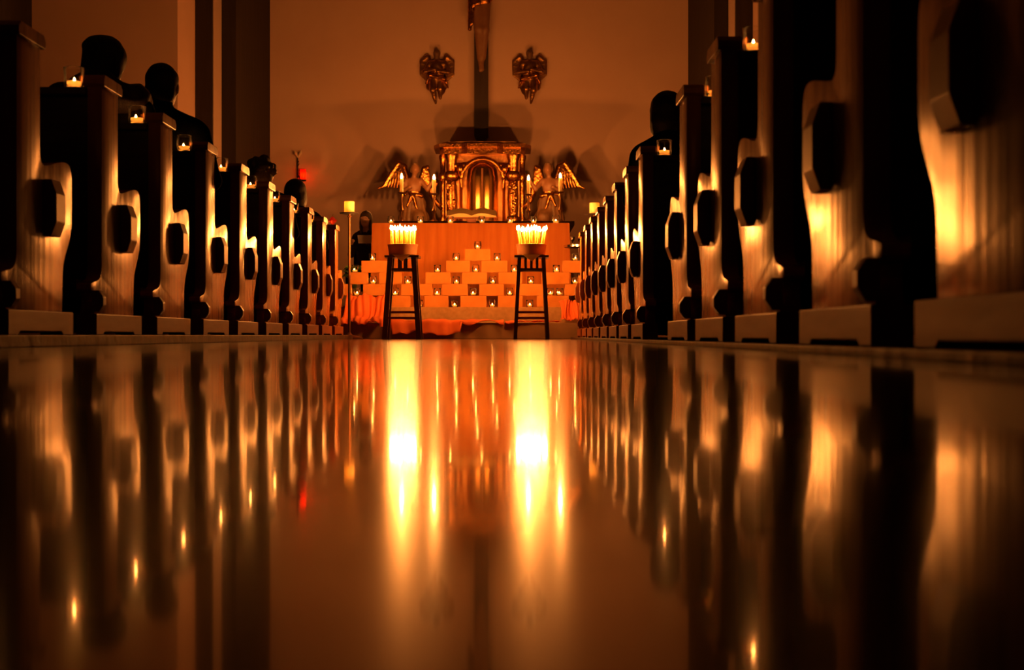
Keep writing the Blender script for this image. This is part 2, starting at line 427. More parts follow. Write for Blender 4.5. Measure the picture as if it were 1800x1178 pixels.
# ================================================================== candles
def flame_bm(h, r, z0=0.0, seg=8):
    return lathe([(0, z0), (r*.7, z0+h*.08), (r, z0+h*.28), (r*.8, z0+h*.5), (r*.4, z0+h*.78), (0, z0+h)], seg)
def to_me(n, bm, m, smooth=True):
    bmesh.ops.recalc_face_normals(bm, faces=bm.faces[:])
    me = bpy.data.meshes.new(n); bm.to_mesh(me); bm.free(); me.materials.append(M[m])
    if smooth: me.polygons.foreach_set('use_smooth', [True]*len(me.polygons))
    return me
JAR = {
    'a': to_me('glass', lathe([(0, .0005), (.026, 0), (.032, .004), (.0385, .022), (.0405, .045), (.0385, .066), (.036, .076), (.038, .084), (.0365, .0845), (.034, .077), (.0365, .064), (.0385, .045), (.0365, .024), (.030, .008), (0, .007)], 24), 'glass_clear'),
    'b': to_me('glass', lathe([(0, .0005), (.030, 0), (.036, .003), (.0375, .02), (.0385, .06), (.0400, .082), (.0385, .0825), (.0365, .06), (.0355, .022), (.033, .008), (0, .007)], 24), 'glass_clear'),
}
JW = to_me('wax', lathe([(0, .0075), (.028, .0075), (.0295, .028), (.027, .0285), (.0255, .018), (.022, .0135), (0, .0125)], 20), 'wax_white')
JF = to_me('flame', flame_bm(.028, .0064, .017), 'flame_small')
JK = to_me('wick', lathe([(0, .012), (.0009, .012), (.0008, .02), (0, .02)], 5), 'wick')
def jar(loc, label, kind='b', group=None, s=1.0):
    t = empty('votive_candle', loc, random.uniform(0, 6)); t.scale = (s, s, s)
    tag(t, label, 'candle', group)
    for n, me in (('glass', JAR[kind]), ('wax', JW), ('flame', JF), ('wick', JK)):
        o = bpy.data.objects.new(n, me); COL.objects.link(o); o.parent = t
        if n in ('flame', 'wick'): o.location = (random.uniform(-.006, .006), random.uniform(-.006, .006), 0)
    return t
JX = [-1.668, -1.674, -1.672, -1.676, -1.671, -1.67, -1.67, -1.674, -1.67, -1.674]
for i, D in enumerate(LEFT):
    jar((JX[i], D+.022, CH+.95), 'votive candle on the rail of the %s pew from the camera, left row' % ORD[i], 'a' if i in (3, 5, 6) else 'b', 'votive candles along the left pews')
for i, D in enumerate(RIGHT):
    if i < 3: continue
    jar((XR+.114, D+.022, .016+.95), 'votive candle on the rail of the %s pew from the camera, right row' % ORD[i], 'a' if i in (4, 6) else 'b', 'votive candles along the right pews')

# ================================================================== stepped wall of blocks
DBK = 14.30
ROWS = {1: [(608, 645), (671, 721), (746, 788), (809, 855), (875, 919), (944, 1000)],
        2: [(592, 617), (638, 684), (705, 760), (777, 822), (842, 886), (905, 957), (993, 1036)],
        3: [(612, 646), (666, 705), (748, 792), (812, 856), (876, 918), (952, 1001), (1021, 1060)],
        4: [(635, 680), (784, 826), (846, 892), (989, 1034)],
        5: [(817, 862)]}
BH = .122
wall = empty('block_wall', (CX, DBK, .33))
tag(wall, 'stepped wall of orange lit blocks with niches for candles before the altar', 'block wall')
rb = random.Random(3)
for r, L in ROWS.items():
    for a, b in L:
        x0, x1 = XX(a, DBK)-CX, XX(b, DBK)-CX
        y = rb.uniform(-.008, .008)
        obj('brick', bx(x0+.001, x1-.001, y, .125+y, (r-1)*BH, r*BH-.0015, bev=.003), 'brick_orange', wall)
NICHE = {1: [737, 799, 865, 931], 2: [627, 695, 769, 832, 896, 967, 984], 3: [656, 717, 802, 866, 933, 1011], 4: [624, 769, 836, 904, 978], 5: [655, 802, 874, 1011], 6: [840]}
for lv, L in NICHE.items():
    for i, px in enumerate(L):
        jar((XX(px, DBK+.06), DBK+.06, .33+(lv-1)*BH), 'votive candle on the %s course of the block wall, %s from the left' % (('lowest', 'second lowest', 'middle', 'fourth', 'fifth', 'topmost')[lv-1], ORD[i]),
            'a' if (i+lv) % 3 == 0 else 'b', 'votive candles on the block wall', .95)

# ================================================================== altar
DA = 15.2
ax0, ax1, az = XX(655, DA), XX(1000, DA), ZZ(392, DA)
alt = empty('altar', ((ax0+ax1)/2, DA, .33)); tag(alt, 'altar table draped in a plain orange cloth behind the block wall', 'altar')
hw = (ax1-ax0)/2; ah = az-.33
obj('table', bx(-hw+.03, hw-.03, .03, .80, 0, ah-.02), 'marble_dark', alt)
def altar_cloth():
    bm = bmesh.new(); N = 90
    top = []; rows = []
    def fold(u, k): return (.006*math.sin(u*31)+.004*math.sin(u*77+1))*k
    zs = [ah, ah-.01, ah-.25, ah-.5, ah-.75, .01]
    for zi, z in enumerate(zs):
        k = min(1, zi/2.5); row = []
        out = .03*(zi/5)
        for i in range(N+1):
            u = i/N; row.append(bm.verts.new((-hw-out+2*(hw+out)*u, -out*.6-(.004 if zi else 0)+fold(u*4, k), z)))
        rows.append(row)
    for a, b in zip(rows, rows[1:]):
        for i in range(N): bm.faces.new([a[i], a[i+1], b[i+1], b[i]])
    back = [bm.verts.new((v.co.x, .82, ah)) for v in rows[0]]
    for i in range(N): bm.faces.new([rows[0][i], back[i], back[i+1], rows[0][i+1]])
    for e, s in ((0, -1), (N, 1)):          # the two sides
        sb = [back[e]]+[bm.verts.new((r[e].co.x, .82, r[e].co.z)) for r in rows[1:]]
        for i in range(len(rows)-1): bm.faces.new([rows[i][e], rows[i+1][e], sb[i+1], sb[i]])
    return bm
obj('altar_cloth', altar_cloth(), 'altar_orange', alt, smooth=0.8)
for i, px in enumerate((687, 739, 792, 847, 897, 938, 977)):
    jar((XX(px, DA+.1), DA+.1, az+.001), 'votive candle on the orange altar cloth, %s from the left' % ORD[i], 'a' if i in (0, 6) else 'b', 'votive candles on the altar', 1.12 if i == 6 else .95)
# missal on its stand
bs = empty('book_stand', (XX(829, DA+.35), DA+.35, az)); tag(bs, 'low wooden book stand on the altar under the open book', 'book stand')
obj('foot', bx(-.16, .16, -.02, .14, .0, .018, bev=.004), 'leather', bs)
obj('post', bx(-.05, .05, .02, .09, .018, .105), 'leather', bs)
obj('rest', prism_yz([(-.06, .070), (.16, .150), (.16, .162), (-.06, .082)], -.2, .2), 'brass', bs)
bk = empty('open_book', (XX(829, DA+.35), DA+.35, az+.112)); tag(bk, 'open book with gilded page edges lying on the altar stand', 'book')
def pages(s):
    bm = bmesh.new(); prof = []
    for i in range(9):
        u = i/8; prof.append((s*u*.28, .014+.040*math.sin(PI*min(1, u*1.05))*(1-u*.55)))
    a = [(0, 0)]+prof+[(s*.28, 0.0)]
    return prism_xz(a if s > 0 else a[::-1], -.06, .17)
for s in (-1, 1):
    o = obj('page_block', pages(s), 'book_gold', bk, smooth=0.6); o.rotation_euler = (.35, 0, 0)
o = obj('cover', bx(-.29, .29, -.065, .175, -.008, 0), 'leather', bk); o.rotation_euler = (.35, 0, 0)

# ================================================================== stools with bowls of tapers
DS = 13.15
def stool(px, wtop, wbot, lt, slats, label):
    x = XX(px, DS); t = empty('bar_stool', (x, DS, 0)); tag(t, label, 'stool', 'tall stools in the aisle')
    sz = .80
    obj('seat', bx(-.165, .165, -.15, .15, sz-.022, sz, bev=.006), 'stool_dark', t)
    for sx in (-1, 1):
        for sy in (-1, 1):
            bm = bmesh.new()
            xt, xb, yt, yb = sx*wtop, sx*wbot, sy*.10, sy*.135
            vs = []
            for (cx, cy, z) in ((xb, yb, 0), (xt, yt, sz-.02)):
                vs.append([bm.verts.new((cx+dx*lt/2, cy+dy*lt/2, z)) for dx, dy in ((-1, -1), (1, -1), (1, 1), (-1, 1))])
            bm.faces.new(vs[0][::-1]); bm.faces.new(vs[1])
            for i in range(4): bm.faces.new([vs[0][i], vs[0][(i+1) % 4], vs[1][(i+1) % 4], vs[1][i]])
            obj('leg', bm, 'stool_dark', t)
    def wz(z): return wtop+(wbot-wtop)*(1-z/sz)
    def yz(z): return .10+.035*(1-z/sz)
    for sy in (-1, 1):
        z = .665; obj('apron_rail', bx(-wz(z), wz(z), sy*yz(z)-.01, sy*yz(z)+.01, z-.012, z+.012), 'stool_dark', t)
        for k in range(slats):
            xx = (k-(slats-1)/2)*.055
            obj('slat', bx(xx-.011, xx+.011, sy*yz(.7)-.006, sy*yz(.7)+.006, .677, sz-.022), 'stool_dark', t)
        z = .20 if sy < 0 else .26
        obj('stretcher', bx(-wz(z), wz(z), sy*yz(z)-.009, sy*yz(z)+.009, z-.012, z+.012), 'stool_red', t)
    for sx in (-1, 1):
        z = .30; obj('stretcher', bx(sx*wz(z)-.009, sx*wz(z)+.009, -yz(z), yz(z), z-.012, z+.012), 'stool_red', t)
    # cloth under the bowl with one corner hanging over the front
    side = 'left' if px < 800 else 'right'
    nb = bmesh.new(); q = .15
    v = [nb.verts.new(p) for p in ((0, -.152, sz+.0015), (q*.72, -.02, sz+.0015), (0, .13, sz+.0015), (-q*.72, -.02, sz+.0015), (.085, -.152, sz+.0015), (-.085, -.152, sz+.0015), (0.005, -.160, sz-.062), (.05, -.158, sz-.024), (-.05, -.158, sz-.024))]
    nb.faces.new([v[5], v[0], v[4], v[1], v[2], v[3]]); nb.faces.new([v[5], v[8], v[6], v[7], v[4], v[0]])
    n = obj('napkin', nb, 'napkin'); n.location = (x, DS, 0)
    md = n.modifiers.new('thickness', 'SOLIDIFY'); md.thickness = .002; md.offset = 1
    tag(n, 'yellow napkin with a hanging corner under the bowl on the %s stool' % side, 'napkin', 'napkins under the candle bowls')
    # bowl
    b = empty('candle_bowl', (x, DS, sz+.004)); tag(b, 'round clay bowl full of burning tapers on the %s stool' % side, 'bowl', 'candle bowls')
    obj('bowl', lathe([(0, 0), (.125, 0), (.133, .006), (.138, .05), (.146, .098), (.149, .104), (.143, .106), (.136, .098), (.130, .06), (.126, .012), (0, .012)], 40), 'bowl_clay', b, smooth=0.7)
    obj('sand', lathe([(.1325, .07), (.1, .076), (0, .08)], 32), 'sand', b, smooth=True)
    return x, sz+.004
TAP = to_me('candle', lathe([(0, 0), (.0078, 0), (.0072, .165), (.0055, .170), (0, .169)], 10), 'wax_yellow')
TFL = to_me('flame', flame_bm(.046, .0105, .170), 'flame')
TWK = to_me('wick', lathe([(0, .168), (.001, .168), (.0009, .178), (0, .178)], 5), 'wick')
def tapers(x, z, side, flare, seed):
    rr = random.Random(seed); pts = [(0, 0)]
    for k in range(7): pts.append((.053*math.cos(k*PI/3.5+.2), .053*math.sin(k*PI/3.5+.2)))
    for k in range(14): pts.append((.108*math.cos(k*PI/7), .108*math.sin(k*PI/7)))
    for (dx, dy) in pts:
        dx += rr.uniform(-.006, .006); dy += rr.uniform(-.006, .006)
        t = empty('taper_candle', (x+dx, DS+dy, z+.07)); tag(t, 'thin yellow taper burning in the clay bowl on the %s stool' % side, 'candle', 'tapers in the %s bowl' % side)
        t.rotation_euler = (-dy*flare+rr.uniform(-.02, .02), dx*flare+rr.uniform(-.02, .02), 0); t.scale = (1, 1, rr.uniform(.94, 1.04))
        for n, me in (('candle', TAP), ('flame', TFL), ('wick', TWK)):
            o = bpy.data.objects.new(n, me); COL.objects.link(o); o.parent = t
x, z = stool(708, .112, .163, .048, 2, 'tall dark wooden stool with thick legs and two slats, left of the pair'); tapers(x, z, 'left', .35, 1)
x, z = stool(934, .115, .155, .034, 3, 'tall dark wooden stool with slim legs and three slats, right of the pair'); tapers(x, z, 'right', 1.3, 2)

# ================================================================== pillar candles on floor stands
def pillar(px, py, D, side, h=.115, r=.05):
    x, z = XX(px, D), ZZ(py, D)
    t = empty('candle_stand', (x, D, 0)); tag(t, 'slender floor stand carrying a thick pillar candle %s of the altar' % side, 'candle stand', 'floor candle stands')
    obj('base', lathe([(0, 0), (.13, 0), (.13, .012), (.10, .022), (.03, .04), (.016, .06), (0, .06)], 28), 'brass', t, smooth=0.7)
    obj('pole', lathe([(0, .05), (.013, .05), (.013, z*.5-.02), (.02, z*.5), (.013, z*.5+.02), (.012, z-.04), (.022, z-.03), (.012, z-.02), (.012, z-.005), (0, z-.005)], 14), 'brass', t, smooth=0.7)
    obj('plate', lathe([(0, z-.01), (.05, z-.012), (.09, z-.006), (.098, z+.004), (.094, z+.004), (.085, z-.001), (0, z-.001)], 28), 'iron', t, smooth=0.7)
    c = empty('pillar_candle', (x, D, z)); tag(c, 'thick glowing cream pillar candle on the floor stand %s of the altar' % side, 'candle', 'pillar candles')
    obj('wax', lathe([(0, 0), (r, 0), (r, h-.004), (r-.004, h), (r-.008, h-.006), (r-.010, h*.55), (r-.016, h*.42), (0, h*.38)], 28), 'wax_cream', c, smooth=0.8)
    obj('wick', lathe([(0, h*.38), (.0012, h*.38), (.001, h*.46), (0, h*.46)], 5), 'wick', c)
    obj('flame', flame_bm(.042, .009, h*.44), 'flame', c, smooth=True)
pillar(614, 375, 13.42, 'left')
pillar(1045, 377, 13.68, 'right')

# ================================================================== orange chiffon drapes over the steps
def drape(name, x0, x1, prof, label, amp=.012, seed=0, hem=None, thick=.004, N=70):
    """sheet: prof = list of (D, z) from back to front; folds run down the sheet"""
    rr = random.Random(seed); P = curve(prof, 6); bm = bmesh.new(); rows = []
    ph = [rr.uniform(0, 6.28) for _ in range(6)]
    for j, (d, z) in enumerate(P):
        v = j/(len(P)-1); row = []
        for i in range(N+1):
            u = i/N; x = x0+(x1-x0)*u
            f = .5*math.sin(u*15+ph[0]+2.6*v)+.35*math.sin(u*47+ph[1]-2*v)+.25*math.sin(u*11+ph[2]+3*v)+.2*math.sin(v*9+u*17+ph[3])
            f = (f+1.2)*amp
            cut = 1.0 if hem is None else hem(u)
            if v > cut: 
                jj = min(len(P)-1, cut*(len(P)-1)); a = int(jj); q = jj-a; b = min(a+1, len(P)-1)
                d_, z_ = P[a][0]*(1-q)+P[b][0]*q, P[a][1]*(1-q)+P[b][1]*q
            else: d_, z_ = d, z
            row.append(bm.verts.new((x+.012*math.sin(v*7+u*9+ph[4]), d_-f, z_+f*.55)))
        rows.append(row)
    for a, b in zip(rows, rows[1:]):
        for i in range(N): bm.faces.new([a[i], a[i+1], b[i+1], b[i]])
    bmesh.ops.remove_doubles(bm, verts=bm.verts[:], dist=.0004)
    o = obj(name, bm, 'chiffon', smooth=True)
    md = o.modifiers.new('thickness', 'SOLIDIFY'); md.thickness = thick
    tag(o, label, 'drape', 'orange drapes over the altar steps')
    return o
drape('fabric_drape', XX(607, 14.1), XX(688, 14.1), [(14.27, .425), (14.22, .41), (14.12, .36), (14.05, .24), (13.92, .19), (13.75, .182), (13.71, .14), (13.70, .10)],
      'bunched orange chiffon drape over the steps at the left end', .034, 4, lambda u: .86+.14*(u > .8))
drape('fabric_drape', XX(690, 13.8), XX(884, 13.8), [(14.20, .172), (14.0, .176), (13.80, .176), (13.735, .165), (13.72, .09), (13.70, .012)],
      'orange chiffon drape hanging over the lower step between the stools', .020, 8, lambda u: 1.0-.09*abs(math.sin(u*6.3+.4))-.05*abs(math.sin(u*17+1)) if u < .62 else .62+.10*math.sin(u*20))
drape('fabric_drape', XX(890, 13.8), XX(985, 13.8), [(14.20, .172), (14.0, .176), (13.80, .176), (13.735, .165), (13.72, .09)],
      'narrow orange chiffon drape on the lower step behind the right stool', .010, 12, lambda u: .80-.2*u+.03*math.sin(u*20))
drape('fabric_drape', XX(985, 14.1), XX(1030, 14.1), [(14.26, .38), (14.21, .37), (14.15, .30), (14.05, .20), (13.9, .18), (13.77, .176)],
      'ruffled orange chiffon drape at the right end of the steps', .024, 5, None, N=50)

# ================================================================== high altar, tabernacle, angels, candlesticks
DH = 17.6
ha = empty('high_altar', (XX(846, DH), DH, .33)); tag(ha, 'dark stone high altar block below the golden tabernacle', 'high altar')
hz = ZZ(389, DH)-.33
obj('body', bx(-1.12, 1.12, .0, 2.3, 0, hz-.06), 'marble_dark', ha)
obj('ledge', bx(-1.20, 1.20, -.06, 2.35, hz-.06, hz, bev=.012), 'marble_dark', ha)
for s in (-1, 0, 1): obj('panel', bx(s*.72-.3, s*.72+.3, -.015, .0, .15, hz-.15, bev=.006), 'statue_dark', ha)
DT = 19.2
tb = empty('tabernacle', (XX(848, DT), DT, .33+hz)); tag(tb, 'golden baroque tabernacle with arched door beneath the crucifix', 'tabernacle')
u = DT/F     # metres per pixel there
tb.scale = (1.038, 1, ZZ(252, DT)-(.33+hz)); zt = 1.0   # stretched to the height of the cornice
obj('base', prism_xy([(-.60, .05), (-.50, -.12), (-.24, -.12), (-.2, -.2), (.2, -.2), (.24, -.12), (.50, -.12), (.60, .05), (.60, .6), (-.60, .6)], 0, .10), 'bronze', tb)
obj('core', bx(-.50, .50, .05, .58, .10, zt-.06), 'bronze', tb)
door = obj('door', lathe([(.0, .10), (.22, .10), (.22, .60), (.20, .70), (.14, .77), (0, .80)], 28, c=(0, .06, 0), a0=PI, a1=2*PI), 'gold_smooth', tb, smooth=0.8)
obj('door_seam', bx(-.012, .012, -.172, -.158, .11, .70, bev=.003), 'brass', door)
for s in (-1, 1):
    obj('niche_jamb', prism_xy([(s*.24, .10), (s*.31, -.02), (s*.33, .10)], .10, .72), 'gold_smooth', tb)
bm = bmesh.new()
for i in range(15):
    a0 = PI*i/14; bm_p = None
pts = [(.285*math.cos(PI*i/18), -.06, .58+.235*math.sin(PI*i/18)) for i in range(19)]
obj('arch', tube(bm, pts, .028, 8), 'gold', tb, smooth=True)
cprof = [(0, .10), (.085, .10), (.085, .15), (.062, .17), (.070, .25), (.074, .40), (.066, .50), (.06, .56), (.088, .58), (.105, .62), (.095, .665), (.07, .68), (.075, .80), (.095, .84), (.095, .87), (0, .87)]
for s in (-1, 1):
    obj('column', lathe(cprof, 20, c=(s*.42, -.01, 0)), 'gold', tb, smooth=0.9)
    obj('half_column', lathe([(r*.62, z) for r, z in cprof], 16, c=(s*.535, .10, 0)), 'gold', tb, smooth=0.9)
    rr = random.Random(5+s)
    pr = [ell_((s*.30, -.06, .70), (.045, .05, .055)), ell_((s*.255, -.05, .745), (.06, .02, .03)), ell_((s*.35, -.05, .74), (.06, .02, .03)), cap_((s*.30, -.05, .66), (s*.28, -.03, .48), .025, .012)]
    for i in range(14):
        pr.append(ell_((s*(.36+.12*rr.random()), -.075-.02*rr.random(), .17+.40*rr.random()), (.022, .016, .026)))
    obj('ornament', sdf_mesh('ornament', pr, .010, .012, ['gold']), None, tb)
    sc = [(s*(.60+.11*math.sin(t*.62)*(1-t*.05)), .05, .58-.055*t) for t in range(7)]
    obj('scroll', tube(bmesh.new(), sc, [.03, .04, .045, .04, .035, .03, .02], 8), 'gold', tb, smooth=True)
obj('frieze', prism_xy([(-.58, .05), (-.52, -.09), (-.28, -.09), (-.2, -.14), (.2, -.14), (.28, -.09), (.52, -.09), (.58, .05), (.58, .58), (-.58, .58)], zt-.13, zt-.06), 'gold', tb)
obj('cornice', prism_xy([(-.66, .05), (-.58, -.15), (-.28, -.15), (-.2, -.21), (.2, -.21), (.28, -.15), (.58, -.15), (.66, .05), (.66, .6), (-.66, .6)], zt-.06, zt-.02), 'gold', tb)
obj('crown', prism_xy([(-.55, .08), (-.46, -.06), (-.2, -.08), (.2, -.08), (.46, -.06), (.55, .08), (.55, .55), (-.55, .55)], zt-.02, zt+.015), 'bronze', tb)

def angel(px, s, label):
    """kneeling winged figure; s = -1 for the left one (outer wing to the left)"""
    D = 19.2; t = empty('kneeling_angel', (XX(px, D), D, .33+hz+.025)); tag(t, label, 'statue', 'kneeling golden angels'); t.scale = (-s*1.10, 1.06, 1.26)
    # built as the left-hand figure: +x is towards the tabernacle
    B = [ell_((0, .02, .12), (.20, .18, .13), 1), ell_((.02, .05, .27), (.14, .13, .13), 1), cap_((.05, -.08, .14), (.08, -.2, .10), .10, .08, 1),
         ell_((0, .02, .36), (.105, .085, .08), 2), ell_((0, .0, .47), (.095, .07, .10), 0),
         cap_((-.09, .0, .53), (.09, .0, .53), .035, .035, 0), cap_((0, 0, .55), (.012, -.01, .61), .030, .028, 0),
         ell_((.02, -.015, .665), (.048, .055, .064), 0), ell_((.02, -.068, .655), (.010, .014, .016), 0),
         cap_((.10, 0, .53), (.18, -.05, .44), .030, .026, 0), cap_((.18, -.05, .44), (.27, -.08, .56), .025, .018, 0), ell_((.28, -.085, .585), (.016, .012, .024), 0),
         cap_((-.10, 0, .53), (-.15, -.06, .41), .030, .026, 0), cap_((-.15, -.06, .41), (-.05, -.14, .45), .025, .018, 0), ell_((-.03, -.15, .455), (.024, .014, .016), 0)]
    for i in range(7):
        a = -.9+.3*i; B.append(cap_((.13*math.sin(a), -.10*math.cos(a), .36), (.21*math.sin(a), -.17*math.cos(a), .04), .022, .03, 1))
    obj('body', sdf_mesh('body', B, .012, .022, ['flesh_paint', 'statue_dark', 'gold']), None, t)
    H = [ell_((.02, .012, .69), (.056, .055, .052)), ell_((-.025, .01, .66), (.022, .03, .035)), ell_((.06, .015, .665), (.02, .03, .035)), ell_((.02, -.02, .725), (.03, .03, .02))]
    obj('hair', sdf_mesh('hair', H, .010, .015, ['statue_dark'], nz=.004), None, t)
    R = [cap_((-.06, .06, .50), (-.13, .08, .70), .030, .040), cap_((-.13, .08, .70), (-.20, .08, .745), .040, .030), cap_((-.20, .08, .745), (-.30, .07, .62), .030, .026),
         cap_((-.30, .07, .62), (-.40, .05, .475), .026, .016), cap_((-.40, .05, .475), (-.455, .03, .455), .016, .010)]
    for i in range(8):
        q = i/7; R.append(cap_((-.11-.20*q, .075, .70-.05*q-.06*q*q), (-.10-.27*q, .05, .46+.01*q), .024, .012))
    obj('wing', sdf_mesh('wing', R, .010, .008, ['gold']), None, t)
    R = [cap_((.06, .07, .50), (.13, .09, .68), .026, .034), cap_((.13, .09, .68), (.175, .09, .70), .034, .024)]
    for i in range(5):
        q = i/4; R.append(cap_((.12+.06*q, .085, .68-.02*q), (.12+.085*q, .07, .46+.05*q), .022, .010))
    obj('wing', sdf_mesh('wing', R, .010, .008, ['gold']), None, t)
    obj('girdle', sdf_mesh('girdle', [cap_((-.10, -.07, .38), (.10, -.09, .36), .03, .03), cap_((.0, -.11, .36), (.05, -.15, .22), .03, .018), cap_((-.02, -.11, .36), (-.07, -.14, .25), .028, .018)], .010, .02, ['gold'], nz=.004), None, t)
angel(727, -1, 'kneeling gilded angel with raised wings left of the tabernacle')
angel(966, 1, 'kneeling gilded angel with raised wings right of the tabernacle')

def candlestick(px, py, D, n, ped=0.0):
    x, zf = XX(px, D), ZZ(py, D); z0 = .33+hz; H = zf-z0-.20
    t = empty('candlestick', (x, D, z0)); tag(t, 'dark turned candlestick on the high altar, %s from the left' % n, 'candlestick', 'candlesticks on the high altar')
    obj('foot', lathe([(0, 0), (.07, 0), (.07, .012), (.045, .03), (.02, .05), (0, .05)], 20), 'bronze', t, smooth=0.7)
    obj('stem', lathe([(0, .045), (.018, .05), (.014, H*.3), (.034, H*.42), (.016, H*.52), (.013, H*.8), (.025, H*.9), (.012, H-.012), (0, H-.012)], 16), 'bronze', t, smooth=0.8)
    obj('drip_pan', lathe([(0, H-.015), (.03, H-.012), (.052, H+.004), (.048, H+.006), (.028, H-.004), (0, H-.004)], 20), 'bronze', t, smooth=0.8)
    c = empty('altar_candle', (x, D, z0+H)); tag(c, 'white altar candle burning on a dark candlestick, %s from the left' % n, 'candle', 'candles on the high altar')
    obj('wax', lathe([(0, -.002), (.024, -.002), (.0235, .185), (.020, .188), (.015, .182), (0, .180)], 16), 'wax_cream', c, smooth=0.8)
    obj('wick', lathe([(0, .178), (.0012, .178), (.001, .192), (0, .192)], 5), 'wick', c)
    obj('flame', flame_bm(.068, .0155, .186), 'flame_tall', c, smooth=True)
for i, (px, py) in enumerate(((706, 312), (763, 314), (929, 315), (985, 311))):
    candlestick(px, py, 17.85, ORD[i])

# ================================================================== crucifix and wall angels
DC = DB-.14
cr = empty('crucifix', (XX(846, DC), DC, ZZ(250, DC))); tag(cr, 'tall dark wooden cross with a carved hanging figure on the chancel wall', 'crucifix')
ch = 4.1; cw = .105
obj('upright', prism_xz([(-cw, .09), (-cw*.5, .0), (cw*.5, 0), (cw, .09), (cw, ch), (-cw, ch)], -.07, .13), 'cross_wood', cr)
obj('crossbar', bx(-1.15, 1.15, -.07, .13, 3.0, 3.21, bev=.008), 'cross_wood', cr)
fz = 1.05
Bp = [cap_((.0, -.11, fz+.12), (.005, -.13, fz+.22), .036, .036), cap_((.02, -.13, fz+.02), (.0, -.115, fz+.16), .030, .034), cap_((-.01, -.14, fz+.0), (-.01, -.115, fz+.16), .026, .034),
      cap_((-.02, -.12, fz+.2), (-.04, -.17, fz+.62), .045, .062), cap_((.03, -.12, fz+.2), (.06, -.18, fz+.60), .045, .062),
      cap_((-.04, -.17, fz+.62), (-.075, -.12, fz+1.0), .062, .085), cap_((.06, -.18, fz+.60), (.06, -.12, fz+1.0), .062, .085),
      ell_((0, -.12, fz+1.06), (.15, .10, .12)), ell_((0, -.12, fz+1.28), (.13, .085, .18)), ell_((0, -.125, fz+1.48), (.155, .10, .16)),
      cap_((0, -.12, fz+1.6), (.02, -.15, fz+1.74), .05, .045), ell_((.035, -.17, fz+1.83), (.075, .09, .11)),
      cap_((-.15, -.11, fz+1.58), (-.48, -.10, fz+1.82), .05, .04), cap_((-.48, -.10, fz+1.82), (-.86, -.09, fz+2.04), .038, .028), ell_((-.92, -.09, fz+2.07), (.05, .02, .035)),
      cap_((.15, -.11, fz+1.58), (.48, -.10, fz+1.82), .05, .04), cap_((.48, -.10, fz+1.82), (.86, -.09, fz+2.04), .038, .028), ell_((.92, -.09, fz+2.07), (.05, .02, .035))]
obj('figure', sdf_mesh('figure', Bp, .018, .03, ['flesh_paint']), None, cr)
Lc = [ell_((0, -.13, fz+1.08), (.17, .115, .10)), cap_((-.14, -.15, fz+1.08), (-.17, -.16, fz+.62), .06, .03), cap_((-.11, -.17, fz+1.05), (-.13, -.18, fz+.70), .05, .025), cap_((.1, -.17, fz+1.02), (-.1, -.2, fz+.98), .04, .04)]
obj('loincloth', sdf_mesh('loincloth', Lc, .015, .03, ['gold'], nz=.006), None, cr)

def wall_angel(px, py, s, label):
    D = DB-.09; t = empty('wall_angel', (XX(px, D), D, ZZ(py, D))); tag(t, label, 'statue', 'gilded angels on the chancel wall'); t.scale = (s, 1, 1)
    B = [ell_((0, -.02, .76), (.055, .06, .07), 1), ell_((0, -.082, .75), (.012, .015, .018), 1), cap_((0, 0, .70), (0, 0, .64), .035, .04, 1), cap_((-.10, 0, .61), (.10, 0, .61), .05, .05),
         ell_((0, -.01, .54), (.105, .075, .12)), ell_((.01, -.02, .40), (.10, .08, .11)),
         cap_((-.12, 0, .61), (-.18, -.05, .48), .038, .034), cap_((-.18, -.05, .48), (-.02, -.12, .50), .032, .024), cap_((.12, 0, .61), (.18, -.05, .47), .038, .034), cap_((.18, -.05, .47), (.02, -.13, .47), .032, .024),
         cap_((-.05, -.02, .36), (-.06, -.08, .20), .07, .05), cap_((-.06, -.08, .20), (-.02, .0, .02), .045, .02), cap_((.05, -.02, .36), (.05, -.06, .22), .07, .05), cap_((.05, -.06, .22), (.05, 0, .09), .045, .025),
         ell_((.12, -.02, .30), (.05, .04, .09)), ell_((-.12, -.02, .27), (.05, .04, .07)), ell_((.09, -.03, .20), (.04, .035, .06))]
    obj('body', sdf_mesh('body', B, .014, .025, ['bronze', 'statue_dark'], nz=.004), None, t)
    for q in (-1, 1):
        R = [cap_((q*.06, .05, .58), (q*.15, .06, .72), .03, .045), cap_((q*.15, .06, .72), (q*.23, .06, .66), .045, .03)]
        for i in range(6):
            f = i/5; R.append(cap_((q*(.12+.12*f), .055, .72-.06*f), (q*(.14+.11*f), .04, .34+.10*f), .026, .012))
        obj('wing', sdf_mesh('wing', R, .012, .010, ['bronze']), None, t)
    obj('sash', sdf_mesh('sash', [cap_((-.11, -.08, .42), (.12, -.1, .36), .028, .03), cap_((.12, -.08, .36), (.17, -.03, .24), .03, .015), cap_((-.1, -.08, .42), (-.16, -.04, .30), .03, .015)], .012, .02, ['gold'], nz=.004), None, t)
    return t
wall_angel(768, 183, 1, 'small dark gilded angel on the wall left of the cross')
wall_angel(931, 183, -1, 'small dark gilded angel on the wall right of the cross')

